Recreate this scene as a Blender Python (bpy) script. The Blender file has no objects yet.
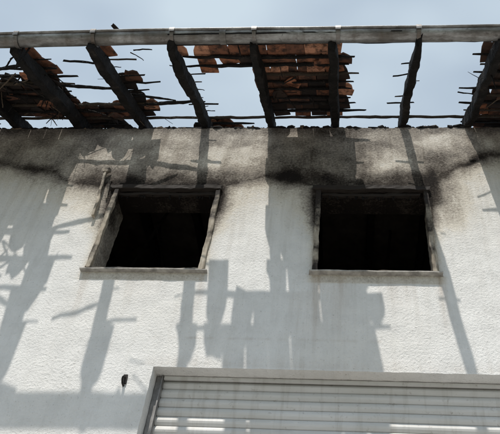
import bpy, bmesh, math, random
from mathutils import Vector, Matrix, noise
random.seed(7)
SC=bpy.context.scene
COL=bpy.context.collection
SC.view_settings.view_transform='Standard'; SC.view_settings.look='None'; SC.view_settings.exposure=0

# ------------------------------------------------------------------ helpers
def N(x,y,z,s=1.0): return noise.noise(Vector((x*s,y*s,z*s)))
def smooth(a,b,x):
    t=max(0.,min(1.,(x-a)/(b-a))); return t*t*(3-2*t)
def obj_from(name,verts,faces,mat,parent=None,smooth_shade=False,attr=None):
    me=bpy.data.meshes.new(name); me.from_pydata(verts,[],faces); me.update()
    o=bpy.data.objects.new(name,me); COL.objects.link(o)
    if mat: me.materials.append(mat)
    if parent: o.parent=parent
    if smooth_shade:
        for p in me.polygons: p.use_smooth=True
    if attr:
        for k,vals in attr.items():
            a=me.attributes.new(k,'FLOAT','POINT'); a.data.foreach_set('value',vals)
    return o
class Buf:
    def __init__(s): s.v=[];s.f=[];s.a=[]
    def add(s,v,f,a=0.0):
        b=len(s.v); s.v+= [tuple(p) for p in v]; s.f+=[tuple(i+b for i in q) for q in f]; s.a+=[a]*len(v)
    def make(s,name,mat,parent,smooth_shade=False):
        return obj_from(name,s.v,s.f,mat,parent,smooth_shade,{'tint':s.a})
def box(buf,x0,x1,y0,y1,z0,z1,a=0.0):
    v=[(x0,y0,z0),(x1,y0,z0),(x1,y1,z0),(x0,y1,z0),(x0,y0,z1),(x1,y0,z1),(x1,y1,z1),(x0,y1,z1)]
    buf.add(v,[(0,3,2,1),(4,5,6,7),(0,1,5,4),(1,2,6,5),(2,3,7,6),(3,0,4,7)],a)
def beam(buf,p0,p1,w,h,up=(0,0,1),seg=None,amp=0.006,freq=7,taper0=1,taper1=1,a=0.0,sag=0,hf=.5):
    p0=Vector(p0);p1=Vector(p1);ax=(p1-p0);L=ax.length;ax.normalize()
    up=Vector(up);sd=ax.cross(up).normalized();up=sd.cross(ax).normalized()
    seg=seg or max(2,int(L/0.04)); sdn=random.random()*90
    prof=[(-1,-.8),(-.8,-1),(0,-1),(.8,-1),(1,-.8),(1,0),(1,.8),(.8,1),(0,1),(-.8,1),(-1,.8),(-1,0)]
    v=[];f=[];n=len(prof)
    for i in range(seg+1):
        t=i/seg; tp=1.0
        if taper0<1: tp*=taper0+(1-taper0)*min(1,t*L/0.3)
        if taper1<1: tp*=taper1+(1-taper1)*min(1,(1-t)*L/0.3)
        c=p0+ax*(t*L)-up*(sag*4*t*(1-t))
        for (a_,b_) in prof:
            q=c+sd*(a_*w/2*tp)+up*(b_*h/2*tp)
            nz=noise.noise_vector(q*freq+Vector((sdn,0,0)))*amp+noise.noise_vector(q*freq*4+Vector((0,sdn,0)))*amp*hf
            q=q+sd*nz.x+up*nz.y+(ax*nz.z*4 if i in(0,seg) else Vector((0,0,0)))
            v.append(q)
    for i in range(seg):
        for j in range(n):
            k=(j+1)%n; f.append((i*n+j,i*n+k,(i+1)*n+k,(i+1)*n+j))
    f.append(tuple(range(n-1,-1,-1))); f.append(tuple(seg*n+j for j in range(n)))
    buf.add(v,f,a)

# ------------------------------------------------------------------ material helpers
def newmat(name):
    m=bpy.data.materials.new(name);m.use_nodes=True;nt=m.node_tree
    for n in list(nt.nodes): nt.nodes.remove(n)
    o=nt.nodes.new('ShaderNodeOutputMaterial');b=nt.nodes.new('ShaderNodeBsdfPrincipled')
    nt.links.new(b.outputs[0],o.inputs[0]); b.inputs['Specular IOR Level'].default_value=.25
    return m,nt,b
class G:
    def __init__(s,nt): s.nt=nt; s.co=nt.nodes.new('ShaderNodeTexCoord').outputs['Object']
    def link(s,a,b): s.nt.links.new(a,b)
    def setin(s,i,v):
        if isinstance(v,bpy.types.NodeSocket): s.link(v,i)
        else: i.default_value=v
    def noise(s,scale,detail=5,rough=.55,vec=None,dist=0):
        n=s.nt.nodes.new('ShaderNodeTexNoise'); n.inputs['Scale'].default_value=scale;n.inputs['Detail'].default_value=detail
        n.inputs['Roughness'].default_value=rough;n.inputs['Distortion'].default_value=dist
        s.link(vec or s.co,n.inputs['Vector']); return n.outputs['Fac']
    def vor(s,scale,vec=None,feature='F1',rnd=1):
        n=s.nt.nodes.new('ShaderNodeTexVoronoi');n.feature=feature;n.inputs['Scale'].default_value=scale;n.inputs['Randomness'].default_value=rnd
        s.link(vec or s.co,n.inputs['Vector']);return n.outputs['Distance']
    def mapv(s,sc,loc=(0,0,0)):
        n=s.nt.nodes.new('ShaderNodeMapping');n.inputs['Scale'].default_value=sc;n.inputs['Location'].default_value=loc;s.link(s.co,n.inputs['Vector']);return n.outputs[0]
    def math(s,op,a,b=0.0,c=None,clamp=False):
        n=s.nt.nodes.new('ShaderNodeMath');n.operation=op;n.use_clamp=clamp
        s.setin(n.inputs[0],a);s.setin(n.inputs[1],b)
        if c is not None: s.setin(n.inputs[2],c)
        return n.outputs[0]
    def rng(s,v,a,b,c=0.,d=1.):
        n=s.nt.nodes.new('ShaderNodeMapRange');s.setin(n.inputs['Value'],v)
        for k,x in zip(('From Min','From Max','To Min','To Max'),(a,b,c,d)): n.inputs[k].default_value=x
        return n.outputs[0]
    def ramp(s,v,stops):
        n=s.nt.nodes.new('ShaderNodeValToRGB');cr=n.color_ramp
        while len(cr.elements)<len(stops): cr.elements.new(.5)
        for e,(p,c) in zip(cr.elements,stops): e.position=p;e.color=(*c,1)
        s.setin(n.inputs[0],v);return n.outputs[0]
    def mix(s,f,a,b,mode='MIX'):
        n=s.nt.nodes.new('ShaderNodeMix');n.data_type='RGBA';n.blend_type=mode
        s.setin(n.inputs[0],f)
        for i,x in((6,a),(7,b)):
            if isinstance(x,tuple): n.inputs[i].default_value=(*x,1)
            else: s.link(x,n.inputs[i])
        return n.outputs[2]
    def attr(s,name):
        n=s.nt.nodes.new('ShaderNodeAttribute');n.attribute_name=name;return n.outputs['Fac']
    def bump(s,h,dist,strength=1,nrm=None):
        n=s.nt.nodes.new('ShaderNodeBump');n.inputs['Distance'].default_value=dist;n.inputs['Strength'].default_value=strength
        s.link(h,n.inputs['Height'])
        if nrm: s.link(nrm,n.inputs['Normal'])
        return n.outputs[0]

# stucco wall
m_wall,nt,b=newmat('roughcast_render');g=G(nt)
soot_sun=g.attr('soot_sun'); stain=g.attr('stain')
mid=g.noise(4.5,5,.66); fine=g.noise(46,3,.75)
streakv=g.mapv((9,1,.7)); strk=g.noise(1.6,4,.65,streakv)
base=g.ramp(mid,[(.28,(.62,.61,.59)),(.5,(.71,.70,.68)),(.72,(.77,.76,.74))])
base=g.mix(g.rng(strk,.50,.75,0,.28),base,(.49,.47,.43))
speck=g.rng(fine,.62,.74,0,.7); base=g.mix(speck,base,(.27,.25,.22))
sepz=nt.nodes.new('ShaderNodeSeparateXYZ');g.link(g.co,sepz.inputs[0])
wash=g.math('MULTIPLY',g.rng(sepz.outputs[2],4.9,6.5,0,.36),g.rng(strk,.42,.70,0,1))
wash=g.math('MAXIMUM',wash,0.0); base=g.mix(wash,base,(.38,.35,.31))
nz=g.math('ADD',g.math('MULTIPLY',g.math('SUBTRACT',mid,.5),1.0),g.math('MULTIPLY',g.math('SUBTRACT',fine,.5),.8))
s1=g.math('ADD',soot_sun,g.math('MULTIPLY',nz,g.rng(soot_sun,0,.35,0,1)),clamp=True)
col_s=g.ramp(s1,[(0,(1,1,1)),(.14,(.86,.81,.73)),(.32,(.52,.475,.42)),(.55,(.26,.235,.21)),(.78,(.085,.072,.062)),(1,(.020,.016,.014))])
c=g.mix(1.0,base,col_s,'MULTIPLY')
st=g.math('MULTIPLY',stain,g.rng(strk,.35,.65,.25,1.2),clamp=True)
c=g.mix(st,c,(.30,.21,.135))
g.link(c,b.inputs['Base Color']);b.inputs['Roughness'].default_value=.92;b.inputs['Specular IOR Level'].default_value=.12
g.link(g.bump(fine,.0095,1.0),b.inputs['Normal'])

# charred timber
m_char,nt,b=newmat('charred_timber');g=G(nt)
cr=g.vor(22,g.mapv((1,1,1)),'DISTANCE_TO_EDGE'); n1=g.noise(8,4,.6)
c=g.ramp(n1,[(.35,(.006,.0055,.005)),(.6,(.014,.012,.011)),(.74,(.04,.033,.028)),(.88,(.11,.085,.065))])
tn=g.attr('tint'); c=g.mix(tn,c,(.30,.22,.15))
g.link(c,b.inputs['Base Color']);b.inputs['Roughness'].default_value=.8;b.inputs['Specular IOR Level'].default_value=.15
g.link(g.bump(g.math('ADD',g.rng(cr,0,.12,0,.6),n1),.006),b.inputs['Normal'])

# partly burnt window wood
m_wood,nt,b=newmat('scorched_window_wood');g=G(nt)
gr=g.noise(3,5,.7,g.mapv((14,14,2)));n1=g.noise(5,4,.65);tn=g.attr('tint')
c=g.ramp(gr,[(.3,(.18,.15,.115)),(.5,(.33,.285,.225)),(.7,(.48,.44,.37))])
sz=nt.nodes.new('ShaderNodeSeparateXYZ');g.link(g.co,sz.inputs[0])
top=g.math('MAXIMUM',g.rng(sz.outputs[2],5.65,6.12,0,.42),0.0)
burn=g.math('ADD',g.math('ADD',tn,top),g.math('MULTIPLY',g.math('SUBTRACT',n1,.5),1.9),clamp=True)
c=g.mix(g.rng(burn,.22,.62),c,(.022,.017,.014))
g.link(c,b.inputs['Base Color']);b.inputs['Roughness'].default_value=.75
g.link(g.bump(gr,.006),b.inputs['Normal'])

# clay tiles
m_tile,nt,b=newmat('burnt_clay_tile');g=G(nt)
tn=g.attr('tint');n1=g.noise(14,4,.65)
c=g.ramp(tn,[(0,(.016,.012,.011)),(.35,(.045,.028,.021)),(.6,(.15,.066,.040)),(.84,(.34,.135,.07)),(1,(.52,.25,.15))])
c=g.mix(g.rng(n1,.42,.64,0,.9),c,(.026,.019,.016))
g.link(c,b.inputs['Base Color']);b.inputs['Roughness'].default_value=.85
g.link(g.bump(n1,.004),b.inputs['Normal'])

# zinc gutter
m_zinc,nt,b=newmat('weathered_zinc');g=G(nt)
n1=g.noise(3.2,5,.7,g.mapv((1,3,3)));n2=g.noise(24,4,.6);n3=g.noise(1.2,4,.6,g.mapv((7,1,1)))
c=g.ramp(n1,[(.3,(.085,.078,.07)),(.46,(.17,.16,.15)),(.58,(.29,.285,.275)),(.75,(.46,.46,.45))])
c=g.mix(g.rng(n3,.5,.66,0,.5),c,(.11,.09,.07));c=g.mix(g.rng(n2,.6,.72,0,.6),c,(.05,.042,.038))
tn=g.attr('tint');c=g.mix(g.math('MULTIPLY',tn,.7),c,(.10,.07,.05))
g.link(c,b.inputs['Base Color']);b.inputs['Roughness'].default_value=.45;b.inputs['Metallic'].default_value=.6
g.link(g.bump(n2,.002),b.inputs['Normal'])

# shutter
m_shut,nt,b=newmat('shutter_slats');g=G(nt)
n1=g.noise(2.2,4,.6,g.mapv((1,1,5)));n2=g.noise(20,4,.7);n3=g.noise(1.5,4,.6,g.mapv((8,1,1)))
c=g.ramp(n1,[(.3,(.52,.51,.48)),(.6,(.60,.59,.57)),(.8,(.66,.65,.63))])
c=g.mix(g.rng(n3,.52,.7,0,.45),c,(.34,.315,.275));c=g.mix(g.rng(n2,.60,.72,0,.5),c,(.23,.20,.17))
g.link(c,b.inputs['Base Color']);b.inputs['Roughness'].default_value=.5
def flat(name,col,rough=.8,metal=0,sc=8,var=.5):
    m,nt,b=newmat(name);g=G(nt);n=g.noise(sc,3,.65)
    g.link(g.ramp(n,[(.3,tuple(x*(1-var) for x in col)),(.7,tuple(min(1,x*(1+var*.6)) for x in col))]),b.inputs['Base Color'])
    b.inputs['Roughness'].default_value=rough;b.inputs['Metallic'].default_value=metal
    return m
m_inner=flat('sooty_plaster',(.06,.05,.042),.95,0,4,.6)
m_sill=flat('stone_sill',(.36,.34,.31),.8,0,12,.5)
m_rail=flat('steel_guide',(.26,.25,.24),.5,.5,12,.4)
m_hook=flat('rusty_iron',(.03,.026,.024),.7,.3,30,.5)
m_pave=flat('concrete_paving',(.38,.365,.345),.9,0,1.5,.25)
m_asph=flat('asphalt',(.06,.06,.058),.9,0,3,.3)
m_grass=flat('dry_field',(.10,.12,.05),.95,0,.6,.4)
m_slab=flat('concrete_slab',(.18,.17,.16),.9,0,3,.4)

# ------------------------------------------------------------------ building
B=bpy.data.objects.new('burned_house',None);COL.objects.link(B)
W1=(-2.225,-1.189,5.092,6.154); W2=(-.264,.782,5.092,6.154); GD=(-1.4165,3.6,0.0,4.157)
ZT=7.115; OPS=[W1,W2,GD]
def axis(a,b,fa,fb,step,coarse,keys):
    L=[];x=a
    while x<b-1e-6:
        L.append(x); x+= step if fa<=x<fb else coarse
    L.append(b)
    L=[q for q in L if all(abs(q-k)>step*.45 for k in keys)]+list(keys)
    return sorted(set([round(q,5) for q in L]))
xs=axis(-8.6,8.6,-4.3,2.7,.02,.1,[W1[0],W1[1],W2[0],W2[1],GD[0],GD[1]])
zs=axis(0,ZT,3.4,7.2,.02,.1,[W1[2],W1[3],GD[3]])
def zb(x):
    pts=[(-9,6.75),(-4.2,6.68),(-3.6,6.55),(-3.1,6.40),(-2.65,6.27),(-2.35,6.2),(-1.15,6.2),(-.85,6.33),(-.5,6.30),(-.26,6.22),(.8,6.2),(.95,6.32),(1.15,6.50),(1.35,6.64),(1.9,6.72),(9,6.75)]
    for (a,za),(c_,zc) in zip(pts,pts[1:]):
        if a<=x<=c_: 
            t=(x-a)/(c_-a); return za+(zc-za)*t*t*(3-2*t)
    return 6.7
SUN_PATCHES=[(-1.12,6.72,.24,.24,.26),(-1.35,6.55,.12,.3,.14),(.62,6.50,.20,.22,.22),(1.05,6.85,.22,.16,.18),(-1.95,6.62,.28,.16,.14),(-2.55,6.6,.2,.15,.10),(1.5,6.9,.15,.1,.12)]  # soot thinned here to paint sunlit patches into the upper wall colour
def soot_sun_at(x,z):
    n=N(x,0,z,2.2)*.5+N(x,5,z,6)*.3+N(x,8,z,15)*.12
    t=z-zb(x)-n*.11
    lo=N(x,9,z,1.3)
    s=0
    if t>0:
        s=.40+.13*lo+.18*N(x,3,z,3.4)
        s+=(.24+.45*N(x,0,0,2.7))*math.exp(-(t/.07)**2)+.18*math.exp(-(t/.25)**2)
        s+=.24*smooth(.20,.0,ZT-z)
        s-=.14*smooth(.1,.5,N(x,21,z,1.9)+.1)
        for (px,pz,rx,rz_,k) in SUN_PATCHES:
            r=math.hypot((x-px)/rx,(z-pz)/rz_)+.9*N(x,31,z,4)+.4*N(x,3,z,11)
            s-=k*smooth(1.5,.5,r)
        s=max(s,.15)
        if -.8<x<.3: s+=.10*smooth(.3,0,abs(x+.25)-.25)
    else:
        s=(.36+.45*N(x,0,0,2.7))*math.exp(t/.045)+.46*math.exp(t/.14)+.08*math.exp(t/.5)
        if x>1.9 or x<-3: s*=.85
    for (a,c_,z0,z1) in (W1,W2):
        dx=max(a-x,x-c_,0); 
        if z>z0-.1:
            dz=max(z-z1,0); r=math.hypot(dx,dz)
            up=smooth(z0+.25,z1,z)
            s=max(s,(.98*math.exp(-(r/.06)**1.3)+.45*math.exp(-r/.18))*up)
            s+=.18*math.exp(-r/.03)*(1-up)
            if z>z1 and dx<.18: s=max(s,.92*smooth(.48,.0,dz)*smooth(.18,0,dx)+.35*N(x,2,z,4))
    s=max(s,.95*math.exp(-((x-.85)/.095)**2)*smooth(5.70,6.1,z)*smooth(6.75,6.35,z))
    s=max(s,.46*math.exp(-((x-.92)/.19)**2)*smooth(5.45,6.1,z)*smooth(6.8,6.4,z))
    s=max(s,.50*math.exp(-((x+.34)/.10)**2)*smooth(5.6,6.1,z)*smooth(6.7,6.3,z))
    s+=.05*max(0,N(x,7,z,1.1))
    return max(0,min(1,s))
def stain_at(x,z):
    s=0
    for xc,w,z0,z1,k in ((-.22,.05,5.08,4.2,.5),(-.05,.10,5.05,4.3,.35),(-.35,.08,4.9,4.25,.2),(.45,.16,5.06,4.6,.2),(-1.7,.2,5.06,4.7,.15),(-2.2,.04,5.08,4.5,.3),(.80,.04,5.08,4.4,.4),(-1.2,.035,5.08,4.55,.3)):
        if z1-.1<z<z0: s+=k*math.exp(-((x-xc)/w)**2)*smooth(z1-.1,z0,z)
    if abs(z-4.42-.01*N(x,0,0,3))<.012 and -1.5<x<0.3: s+=.5*max(0,N(x,1,1,9)+.2)
    if x>GD[0]-.1 and 4.157<z<4.30: s+=.16*smooth(4.3,4.16,z)
    return max(0,min(1,s))
vid={};V=[];So=[];St=[]
def vget(i,j):
    k=(i,j)
    if k not in vid:
        x,z=xs[i],zs[j]; y=-(.004*N(x,0,z,1.3)+.0025*N(x,2,z,9))
        X,Z=x,z
        for (a,c_,z0,z1) in OPS:
            am=.009 if z1>5 else .004
            if z0-1e-4<=z<=z1+1e-4 and (abs(x-a)<1e-4 or abs(x-c_)<1e-4): X+=am*N(x,1,z,14)
            if a-1e-4<=x<=c_+1e-4 and (abs(z-z1)<1e-4 or (abs(z-z0)<1e-4 and z0>1)): Z+=am*N(x,4,z,14)
        if j==len(zs)-1: Z+=.012*N(x,1,0,7)
        vid[k]=len(V);V.append((X,y,Z));So.append(soot_sun_at(x,z));St.append(stain_at(x,z))
    return vid[k]
F=[]
for i in range(len(xs)-1):
    xm=(xs[i]+xs[i+1])/2
    for j in range(len(zs)-1):
        zm=(zs[j]+zs[j+1])/2
        if any(a<xm<c_ and z0<zm<z1 for (a,c_,z0,z1) in OPS): continue
        F.append((vget(i,j),vget(i+1,j),vget(i+1,j+1),vget(i,j+1)))
from collections import Counter
ec=Counter()
for f in F:
    for k in range(4): ec[frozenset((f[k],f[(k+1)%4]))]+=1
back={}
def bk(i):
    if i not in back:
        x,y,z=V[i]; back[i]=len(V);V.append((x,.34,z))
        inwin=4.9<z<6.4 and -2.4<x<1
        So.append((.45 if z<6.1 else 1.0) if inwin else So[i]);St.append(0)
    return back[i]
for f in list(F):
    for k in range(4):
        a,c_=f[k],f[(k+1)%4]
        if ec[frozenset((a,c_))]==1: F.append((c_,a,bk(a),bk(c_)))
wall=obj_from('front_wall',V,F,m_wall,B,False,{'soot_sun':So,'stain':St})

bf=Buf()
box(bf,-8.6,-8.3,.345,8.0,0,ZT-.02); box(bf,8.3,8.6,.345,8.0,0,ZT-.02); box(bf,-8.295,8.295,7.7,8.0,0,ZT-.02)
w=bf.make('side_and_back_walls',m_slab,B)
bf=Buf()
box(bf,-8.29,8.29,.01,7.69,6.86,6.98)
box(bf,-8.29,8.29,.35,7.69,4.25,4.45)
box(bf,-.80,-.68,.35,4.0,4.46,6.85); box(bf,-8.29,8.29,4.01,4.13,4.46,6.85)
box(bf,-3.4,-3.28,.35,4.0,4.46,6.85); box(bf,2.0,2.12,.35,4.0,4.46,6.85)
bf.make('burnt_rooms',m_inner,B)
bf=Buf()
for x in (-2.9,-2.3,-1.7,-1.1,-.3,.3,.9,1.5):
    beam(bf,(x,.36,6.78),(x,3.95,6.76),.08,.14,amp=.01)
for k in range(14):
    x=random.uniform(-2.6,1.2);y=random.uniform(.6,2.5)
    beam(bf,(x,y,6.7),(x+random.uniform(-.5,.5),y+random.uniform(-.3,.4),random.uniform(5.6,6.4)),.03,.02,amp=.006)
bf.make('fallen_ceiling_laths',m_char,B)

# ------------------------------------------------------------------ windows
def window(name,W,tl,tr,tt,sillproj,sillh):
    E=bpy.data.objects.new(name,None);COL.objects.link(E);E.parent=B
    a,c_,z0,z1=W; bf=Buf()
    e=.020; y=-.006
    beam(bf,(a+e,y,z0+.01),(a+e,y,z1-.045),.046,.04,up=(0,1,0),amp=.010,a=tl)
    beam(bf,(c_-e,y,z0+.01),(c_-e,y,z1-.045),.046,.04,up=(0,1,0),amp=.010,a=tr)
    beam(bf,(a-.03,y-.004,z1-.018),(c_+.03,y-.004,z1-.024),.055,.055,up=(0,1,0),amp=.013,a=tt)
    beam(bf,(a+.045,y+.03,z1-.07),(c_-.045,y+.03,z1-.076),.035,.035,up=(0,1,0),amp=.012,a=.95)
    beam(bf,(a+.045,y+.01,z0+.016),(c_-.045,y+.01,z0+.016),.035,.03,up=(0,1,0),amp=.006,a=.6)
    bf.make('scorched_frame',m_wood,E)
    bs=Buf()
    beam(bs,(a-.03,-.022,z0-.012),(c_+.035,-.022,z0-.012),.05+sillproj,sillh,up=(0,0,1),amp=.004,a=0)
    bs.make('window_sill',m_sill,E)
    bc=Buf()
    for k in range(26):
        x=random.uniform(a+.05,c_-.05); L=random.uniform(.01,.05)
        beam(bc,(x,.02,z1-.08),(x+random.uniform(-.015,.015),.02,z1-.09-L),.018,.02,up=(0,1,0),seg=3,amp=.006,taper1=.4)
    bc.make('charred_edge',m_char,E)
window('window',W1,.22,.28,.6,.0,.012)
window('window',W2,.42,.34,.5,.012,.014)
bf=Buf()
beam(bf,(-2.375,-.04,6.34),(-2.325,-.03,5.74),.028,.04,up=(0,1,0),amp=.010,a=.05)
beam(bf,(-2.30,-.025,6.22),(-2.275,-.025,5.98),.04,.03,up=(0,1,0),amp=.014,a=.1,taper1=.3)
beam(bf,(-2.40,-.05,6.34),(-2.33,-.04,6.37),.05,.04,up=(0,1,0),amp=.012,a=.2)
bf.make('torn_blind_guide',m_wood,B)

# ------------------------------------------------------------------ roller shutter
S=bpy.data.objects.new('roller_shutter',None);COL.objects.link(S);S.parent=B
a,c_,z0,z1=GD
v=[];f=[]
H=.074;y0=.17
z=0.0;prof=[]
while z<4.30:
    for t in (0,.05,.10,.3,.5,.7,.90,.95):
        d=-.016*math.sin(math.pi*min(1,max(0,(t-.05)/.90))) if .05<=t<=.95 else .009
        prof.append((y0+d,z+t*H))
    z+=H
nx=60
for i in range(nx+1):
    x=a+.055+(c_-a-.11)*i/nx
    for (yy,zz) in prof: v.append((x,yy+.003*N(x,zz,0,.8),zz+.002*N(x,0,0,1.5)))
n=len(prof)
for i in range(nx):
    for j in range(n-1): f.append((i*n+j,(i+1)*n+j,(i+1)*n+j+1,i*n+j+1))
obj_from('shutter_curtain',v,f,m_shut,S,False,{'tint':[0.]*len(v)})
bf=Buf()
for xa,sg in ((a+.005,1),(c_-.005,-1)):
    x0,x1=sorted((xa,xa+sg*.055)); box(bf,x0,x1,.125,.145,0,4.15)
    x0,x1=sorted((xa,xa+sg*.02)); box(bf,x0,x1,.148,.25,0,4.15)
    x0,x1=sorted((xa+sg*.042,xa+sg*.052)); box(bf,x0,x1,.108,.123,0,4.15)
bf.make('guide_rails',m_rail,S)
bf=Buf();box(bf,a+.062,c_-.062,.12,.14,4.125,4.15);bf.make('head_trim',m_shut,S)

# wall hook
bf=Buf()
K=bpy.data.objects.new('wall_hook',None);COL.objects.link(K);K.parent=B
beam(bf,(-1.605,-.008,4.075),(-1.600,-.008,4.0),.03,.012,up=(0,1,0),amp=.001)
pr=Vector((-1.603,-.014,4.05))
for k in range(10):
    t=k/9*math.pi*1.15
    q=Vector((-1.603,-.014-.045*math.sin(t),4.05-.032*(1-math.cos(t))))
    if k: beam(bf,pr,q,.012,.012,up=(1,0,0),seg=2,amp=.0005)
    pr=q
bf.make('hook_iron',m_hook,K)

# ------------------------------------------------------------------ roof
A=math.atan(.670/1.2774); CA,SA=math.cos(A),math.sin(A)
def rz(d): return 7.126-.5246*d
UP=Vector((0,-SA,CA))
R=bpy.data.objects.new('burnt_roof',None);COL.objects.link(R);R.parent=B
bf=Buf()
RH=.14
RX=[-.0995+(i)*.7009 for i in range(-12,13)]
for x in RX:
    if abs(x)>8.5: continue
    jx=random.uniform(-.012,.012); wv=.082+random.uniform(-.01,.015)
    if -3.8<x<-1.9: wv+=.012
    if abs(x-.60)<.05: jx=.01;wv=.074
    din=random.choice([-2.2,-3.2,-3.9,-3.9])
    dout=1.31
    p0=Vector((x+jx,-dout,rz(dout)))+UP*RH/2; p1=Vector((x,-din,rz(din)))+UP*RH/2
    beam(bf,p0,p1,wv,RH*random.uniform(.88,1.05),up=UP,seg=150,amp=.020,freq=4.5,taper0=.72,taper1=.4,hf=.5)
beam(bf,(-8.5,.18,7.155),(8.5,.18,7.155),.12,.07,amp=.01,seg=250)
bf.make('charred_rafters',m_char,R)

GAPS=[(-3.48,-2.98,.88,1.22),(-2.82,-2.24,.26,1.28),(-1.98,-1.53,.02,.98),(-2.12,-1.58,.86,1.16),(-1.47,-.84,.02,.84),
      (.06,.60,.0,1.13),(.63,1.27,.0,1.30),(2.1,2.6,.3,1.2),(3.5,4.6,.1,1.3),(-5.0,-4.3,.0,1.1),(-6.8,-5.9,.3,1.3),(5.6,6.2,0,.8)]
def open_at(x,d,m=0.0):
    n=.07*N(x,d,3,6)+.03*N(x,d,13,17)
    if d<-.1: return N(x,d,11,.9)>-.12
    return any(a+m+n<x<c_-m+n and d0+m+n<d<d1-m+n for (a,c_,d0,d1) in GAPS)
gauge=.150; tb=Buf(); bb=Buf()
TW,TL,TT=.172,.36,.013
rows=[]
d=1.335-TL*CA
while d>-3.9:
    rows.append(d); d-=gauge*CA
def rp(x,d,hh): return Vector((x,-d,rz(d)))+UP*hh
def tile(X0,Y0,L,rot,broken,tint,h0=0.0,tilt=0.0):
    w=TW-.004; m_=7
    pts=[(-w/2,0),(w/2,0)]
    slant=random.uniform(-.5,.5) if broken else 0
    for q in range(m_):
        t=q/(m_-1)*math.pi
        ex=w/2*math.cos(t); ey=L-.075+.075*math.sin(t)
        if broken: ey-=random.uniform(0,.06)+max(0,slant*ex*2+.03)
        pts.append((ex,ey))
    vv=[]
    for hh in (0,TT):
        for (px,py) in pts:
            X=X0+px*math.cos(rot)-py*math.sin(rot); Y=py*math.cos(rot)+px*math.sin(rot)
            vv.append(rp(X,Y0+Y*CA-.01,RH+.028+h0+.030*(Y/TL)+tilt*px+hh))
    n=len(pts)
    tb.add(vv,[tuple(range(n)),tuple(range(2*n-1,n-1,-1))]+[(q,q+n,(q+1)%n+n,(q+1)%n) for q in range(n)],tint)
for r,db in enumerate(rows):
    off=(r%2)*TW/2
    nt_=int(17/TW)
    for c in range(nt_):
        x=-8.45+off+c*TW+TW/2
        if any(open_at(x+dx,db+dd,.03) for dx in(-.06,.06) for dd in (.03,.15,.28)): continue
        if random.random()<.035: continue
        rot=random.gauss(0,.03); lift=random.uniform(0,.010)
        edge=any(open_at(x+dx,db+dd,-.10) for dx in(-.12,.12) for dd in(0,.3))
        if edge:
            rot+=random.gauss(0,.15)
            if random.random()<.08: continue
        L=TL*(random.uniform(.55,1) if edge else 1)
        broken=(edge and random.random()<.7) or random.random()<.16
        zone=.34+.5*N(x,db,8,1.5)
        if -.8<x<-.1 : zone=.42
        if db>.65 and -1.6<x<.6: zone+=.26
        if x<-2.1: zone-=.10
        tile(x+random.gauss(0,.005 if not edge else .02),db,L,rot,broken,max(0,min(1,random.gauss(zone+.10,.27))),lift)
for k in range(70):
    x=random.uniform(-4.0,2.6) if k<24 else random.uniform(-3.9,-1.5)
    d=random.choice(rows[:9])
    if open_at(x,d,.0) or open_at(x,d+.12,.0) or open_at(x-.08,d+.05,0) or open_at(x+.08,d+.05,0): continue
    tile(x,d,random.uniform(.10,.20),random.uniform(-.8,.8),True,max(0,min(1,random.gauss(.36,.25))),random.uniform(-.035,-.02),random.uniform(-.15,.15))
tb.make('clay_tiles',m_tile,R)
def ext():
    q=random.random()
    return random.uniform(-.06,.02) if q<.72 else random.uniform(.02,.14)
def flush(a_,b_,db):
    if b_-a_>.10:
        beam(bb,rp(a_-ext(),db+random.uniform(-.012,.012),RH+.012),rp(b_+ext(),db+random.uniform(-.02,.02),RH+.012),random.uniform(.028,.042),.022,up=UP,seg=max(3,int((b_-a_)/.06)),amp=.010,taper0=.45,taper1=.45,a=random.choice([0,0,0,.12]))
for r,db in enumerate(rows):
    x=-8.5; run=None; step=.05
    while x<8.5:
        o=open_at(x,db,.02)
        if not o and run is None: run=x
        if o and run is not None: flush(run,x,db);run=None
        x+=step
    if run is not None: flush(run,8.5,db)
for (x0,x1,d0,d1) in [(-2.95,-2.2,.62,.50),(-2.3,-1.45,.22,.27),(-2.2,-1.75,.42,.30),(-3.6,-2.9,.45,.3),(-3.6,-2.9,.8,.98),(-2.6,-2.2,1.0,.93),(.45,.63,.7,.76),(1.12,1.3,.42,.38)]:
    beam(bb,rp(x0,d0,RH+.01),rp(x1,d1,RH+.01),.035,.024,up=UP,amp=.011,taper0=.5,taper1=.4)
beam(bb,rp(-1.52,1.285,RH+.004),rp(8.5,1.285,RH+.004),.17,.014,up=UP,seg=130,amp=.006)  # board added behind the gutter to block sun spots on the shutter
beam(bb,rp(-8.5,1.285,RH+.004),rp(-2.75,1.275,RH+.004),.17,.014,up=UP,seg=70,amp=.006,taper1=.4)  # left run of the added sun-blocking board
bb.make('battens_and_shade_boards',m_char,R)
hb=Buf()
for (x,d,L,dx) in [(-2.84,1.27,.34,.03),(-2.78,1.27,.22,-.02),(-2.9,1.2,.15,.02),(-3.55,.8,.2,.05),(-1.54,1.1,.18,.03),(1.28,.9,.3,.03)]:
    p=rp(x,d,RH*.8); beam(hb,p,p+Vector((dx,.03,-L)),.022,.014,up=(0,1,0),amp=.006,taper1=.3)
for k in range(230):
    x=random.choice([random.uniform(-3.9,-2.9),random.uniform(-3.7,-1.5),random.uniform(-3.7,-1.5),random.uniform(-3.9,2)]);d=random.uniform(.0,1.2)
    nearraf=min(abs(x-q) for q in RX)<.06
    if open_at(x,d) and not nearraf: continue
    p=rp(x,d,RH*random.uniform(.75,1.0)); v_=Vector((random.uniform(-.22,.22),random.uniform(-.16,.16),random.uniform(-.12,.02)))
    if nearraf: v_*=.5
    beam(hb,p,p+v_,random.uniform(.012,.045),random.uniform(.008,.022),amp=.011,taper0=.5,taper1=.3,seg=6,a=random.choice([0,0,0,0,.25]))
hb.make('hanging_splinters',m_char,R)
rb=Buf()
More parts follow.
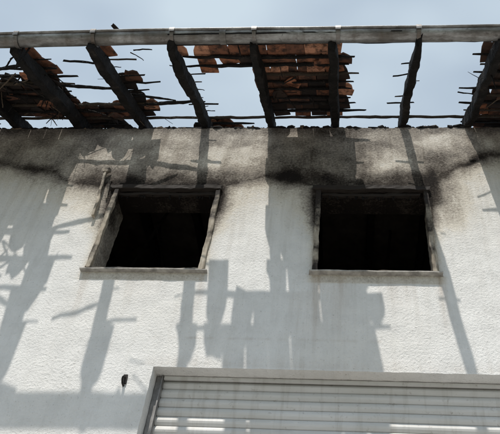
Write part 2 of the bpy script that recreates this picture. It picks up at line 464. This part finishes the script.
for k in range(1100):
    x=random.uniform(-8.4,8.4) if k<120 else random.uniform(-4.2,2.8); s=random.uniform(.008,.032)*(1.5 if random.random()<.12 else 1)
    c0=Vector((x,random.uniform(.0,.12),ZT+random.uniform(0,.02)))
    bm=bmesh.new();bmesh.ops.create_icosphere(bm,subdivisions=1,radius=s)
    sc=Vector((random.uniform(.7,2.6),random.uniform(.6,1.2),random.uniform(.4,1.0)))
    vv=[c0+Vector((q.co.x*sc.x,q.co.y*sc.y,q.co.z*sc.z))*(1+random.uniform(-.3,.3)) for q in bm.verts]
    rb.add(vv,[[q.index for q in f_.verts] for f_ in bm.faces],0.0 if random.random()<.9 else .3); bm.free()
rb.make('charred_rubble',m_char,R)

# ------------------------------------------------------------------ gutter
GT=bpy.data.objects.new('rain_gutter',None);COL.objects.link(GT);GT.parent=B
gy,gz,gr=-1.375,6.58,.064
def sag(x): return -.014*math.sin((x+.5)*1.1)*.5 -.035*smooth(-1.2,-4.0,x)+.004*N(x,0,0,2)
v=[];f=[];NS=20;xsg=[-8.7+i*.06 for i in range(291)]
for x in xsg:
    s_=sag(x)
    for shell in (0,1):
        rr=gr-(.003*shell)
        for k in range(NS+1):
            t=math.pi+math.pi*k/NS
            dn=.003*N(x,k*.12,0,4)
            v.append((x,gy+(rr+dn)*math.cos(t),gz+s_+(rr+dn)*math.sin(t)))
n=2*(NS+1)
for i in range(len(xsg)-1):
    for k in range(NS):
        f.append((i*n+k,(i+1)*n+k,(i+1)*n+k+1,i*n+k+1))
        f.append((i*n+NS+1+k,i*n+NS+2+k,(i+1)*n+NS+2+k,(i+1)*n+NS+1+k))
obj_from('gutter_trough',v,f,m_zinc,GT,True,{'tint':[0.]*len(v)})
v=[];f=[];NB=8
for x in xsg:
    for k in range(NB):
        t=2*math.pi*k/NB; v.append((x,gy-gr-.007+.011*math.cos(t),gz+sag(x)+.002+.011*math.sin(t)))
for i in range(len(xsg)-1):
    for k in range(NB): f.append((i*NB+k,i*NB+(k+1)%NB,(i+1)*NB+(k+1)%NB,(i+1)*NB+k))
obj_from('front_bead',v,f,m_zinc,GT,True,{'tint':[0.]*len(v)})
gb=Buf()
def band(xc,w,r,amin,amax,th=.004,a=0.):
    vv=[];ff=[];NN=16
    for xx in (xc-w/2,xc+w/2):
        for rr in (r,r+th):
            for k in range(NN+1):
                t=amin+(amax-amin)*k/NN; vv.append((xx,gy+rr*math.cos(t),gz+sag(xc)+rr*math.sin(t)))
    m=NN+1
    for k in range(NN):
        ff+= [(m+k,m+k+1,3*m+k+1,3*m+k),(k,m+k,m+k+1,k+1)[::-1],(2*m+k,3*m+k,3*m+k+1,2*m+k+1)]
    gb.add(vv,ff,a)
for i,x in enumerate(RX):
    if abs(x)>8.5: continue
    xx=x+random.uniform(.0,.04)
    band(xx,.032,gr+.003,math.pi*.93,math.pi*2.0,.008,random.uniform(.3,1))
    box(gb,xx-.014,xx+.014,gy+gr+.012,gy+gr+.017,gz+sag(x)-.01,gz+sag(x)+.05,.8)
    band(xx,.045,gr+.013,math.pi*.93,math.pi*1.14,.007,.2)
for x in (-6.1,-3.12,-1.05,1.95,4.0,): band(x,.055,gr+.002,math.pi,math.pi*2,.004,.1)
gb.make('gutter_brackets',m_zinc,GT)
tb=Buf()
beam(tb,(-1.97,-1.36,6.66),(-2.06,-1.46,6.70),.09,.02,up=UP,amp=.012,a=.1,taper1=.5)
beam(tb,(-3.0,-1.36,6.64),(-3.5,-1.37,6.65),.03,.02,amp=.012,a=.1,taper0=.5,taper1=.5)
tb.make('slipped_tile',m_tile,R)

# ------------------------------------------------------------------ ground
def sheet(name,x0,x1,y0,y1,z,mat,th=None):
    b_=Buf()
    if th: box(b_,x0,x1,y0,y1,z-th,z)
    else: b_.add([(x0,y0,z),(x1,y0,z),(x1,y1,z),(x0,y1,z)],[(0,1,2,3)])
    return b_.make(name,mat,None)
sheet('ground',-600,600,-600,600,-.15,m_grass)
sheet('forecourt_pavement',-30,30,-9.0,9.5,-.005,m_pave,.14)
sheet('road',-300,300,-17,-9.15,-.146,m_asph)
sheet('kerb',-300,300,-9.145,-9.005,.0,m_pave,.148)
b_=Buf()
for k in range(-20,21): b_.add([(k*6,-13.1,-.142),(k*6+3,-13.1,-.142),(k*6+3,-12.98,-.142),(k*6,-12.98,-.142)],[(0,1,2,3)])
b_.make('road_marking',flat('road_paint',(.7,.7,.68)),None)

# ------------------------------------------------------------------ light
ld=Vector((.26,1.0,-2.02)).normalized()
sun=bpy.data.lights.new('sun','SUN');sun.energy=4.3;sun.angle=math.radians(.55);sun.color=(1,.955,.89)
so=bpy.data.objects.new('sun',sun);COL.objects.link(so);so.rotation_mode='QUATERNION';so.rotation_quaternion=ld.to_track_quat('-Z','Y')
w=bpy.data.worlds.new("World");SC.world=w;w.use_nodes=True;nt=w.node_tree
bg=nt.nodes['Background'];bg.inputs[1].default_value=.13
sk=nt.nodes.new('ShaderNodeTexSky');sk.sky_type='NISHITA';sk.sun_disc=False
sk.sun_elevation=math.asin(-ld.z);sk.sun_rotation=math.atan2(-ld.x,-ld.y);sk.air_density=1.0;sk.dust_density=1.0
tc=nt.nodes.new('ShaderNodeTexCoord');mp=nt.nodes.new('ShaderNodeMapping');mp.inputs['Scale'].default_value=(1,1.4,1.8)
nt.links.new(tc.outputs['Generated'],mp.inputs[0])
no=nt.nodes.new('ShaderNodeTexNoise');no.inputs['Scale'].default_value=2.2;no.inputs['Detail'].default_value=3;no.inputs['Roughness'].default_value=.5
nt.links.new(mp.outputs[0],no.inputs['Vector'])
rg=nt.nodes.new('ShaderNodeMapRange');rg.inputs['From Min'].default_value=.36;rg.inputs['From Max'].default_value=.66;rg.inputs['To Min'].default_value=.48;rg.inputs['To Max'].default_value=.95
nt.links.new(no.outputs[0],rg.inputs['Value'])
mx=nt.nodes.new('ShaderNodeMix');mx.data_type='RGBA';mx.inputs[7].default_value=(4.9,5.75,6.4,1)
nt.links.new(rg.outputs[0],mx.inputs[0]);nt.links.new(sk.outputs[0],mx.inputs[6]);nt.links.new(mx.outputs[2],bg.inputs[0])

# ------------------------------------------------------------------ camera
r2=Vector((.9974,.0453,.0559));fw=Vector((-.0716,.7,.7106)).normalized()
r2=(r2-fw*r2.dot(fw)).normalized();u2=r2.cross(fw).normalized()
cam=bpy.data.cameras.new('camera');co=bpy.data.objects.new('camera',cam);COL.objects.link(co)
M=Matrix((( r2.x,u2.x,-fw.x,0),(r2.y,u2.y,-fw.y,-4.1),(r2.z,u2.z,-fw.z,1.6),(0,0,0,1)))
co.matrix_world=M
cam.sensor_width=36;cam.lens=639.557/500*36;cam.shift_x=-48.38/500;cam.clip_end=2000;cam.clip_start=.05
SC.camera=co
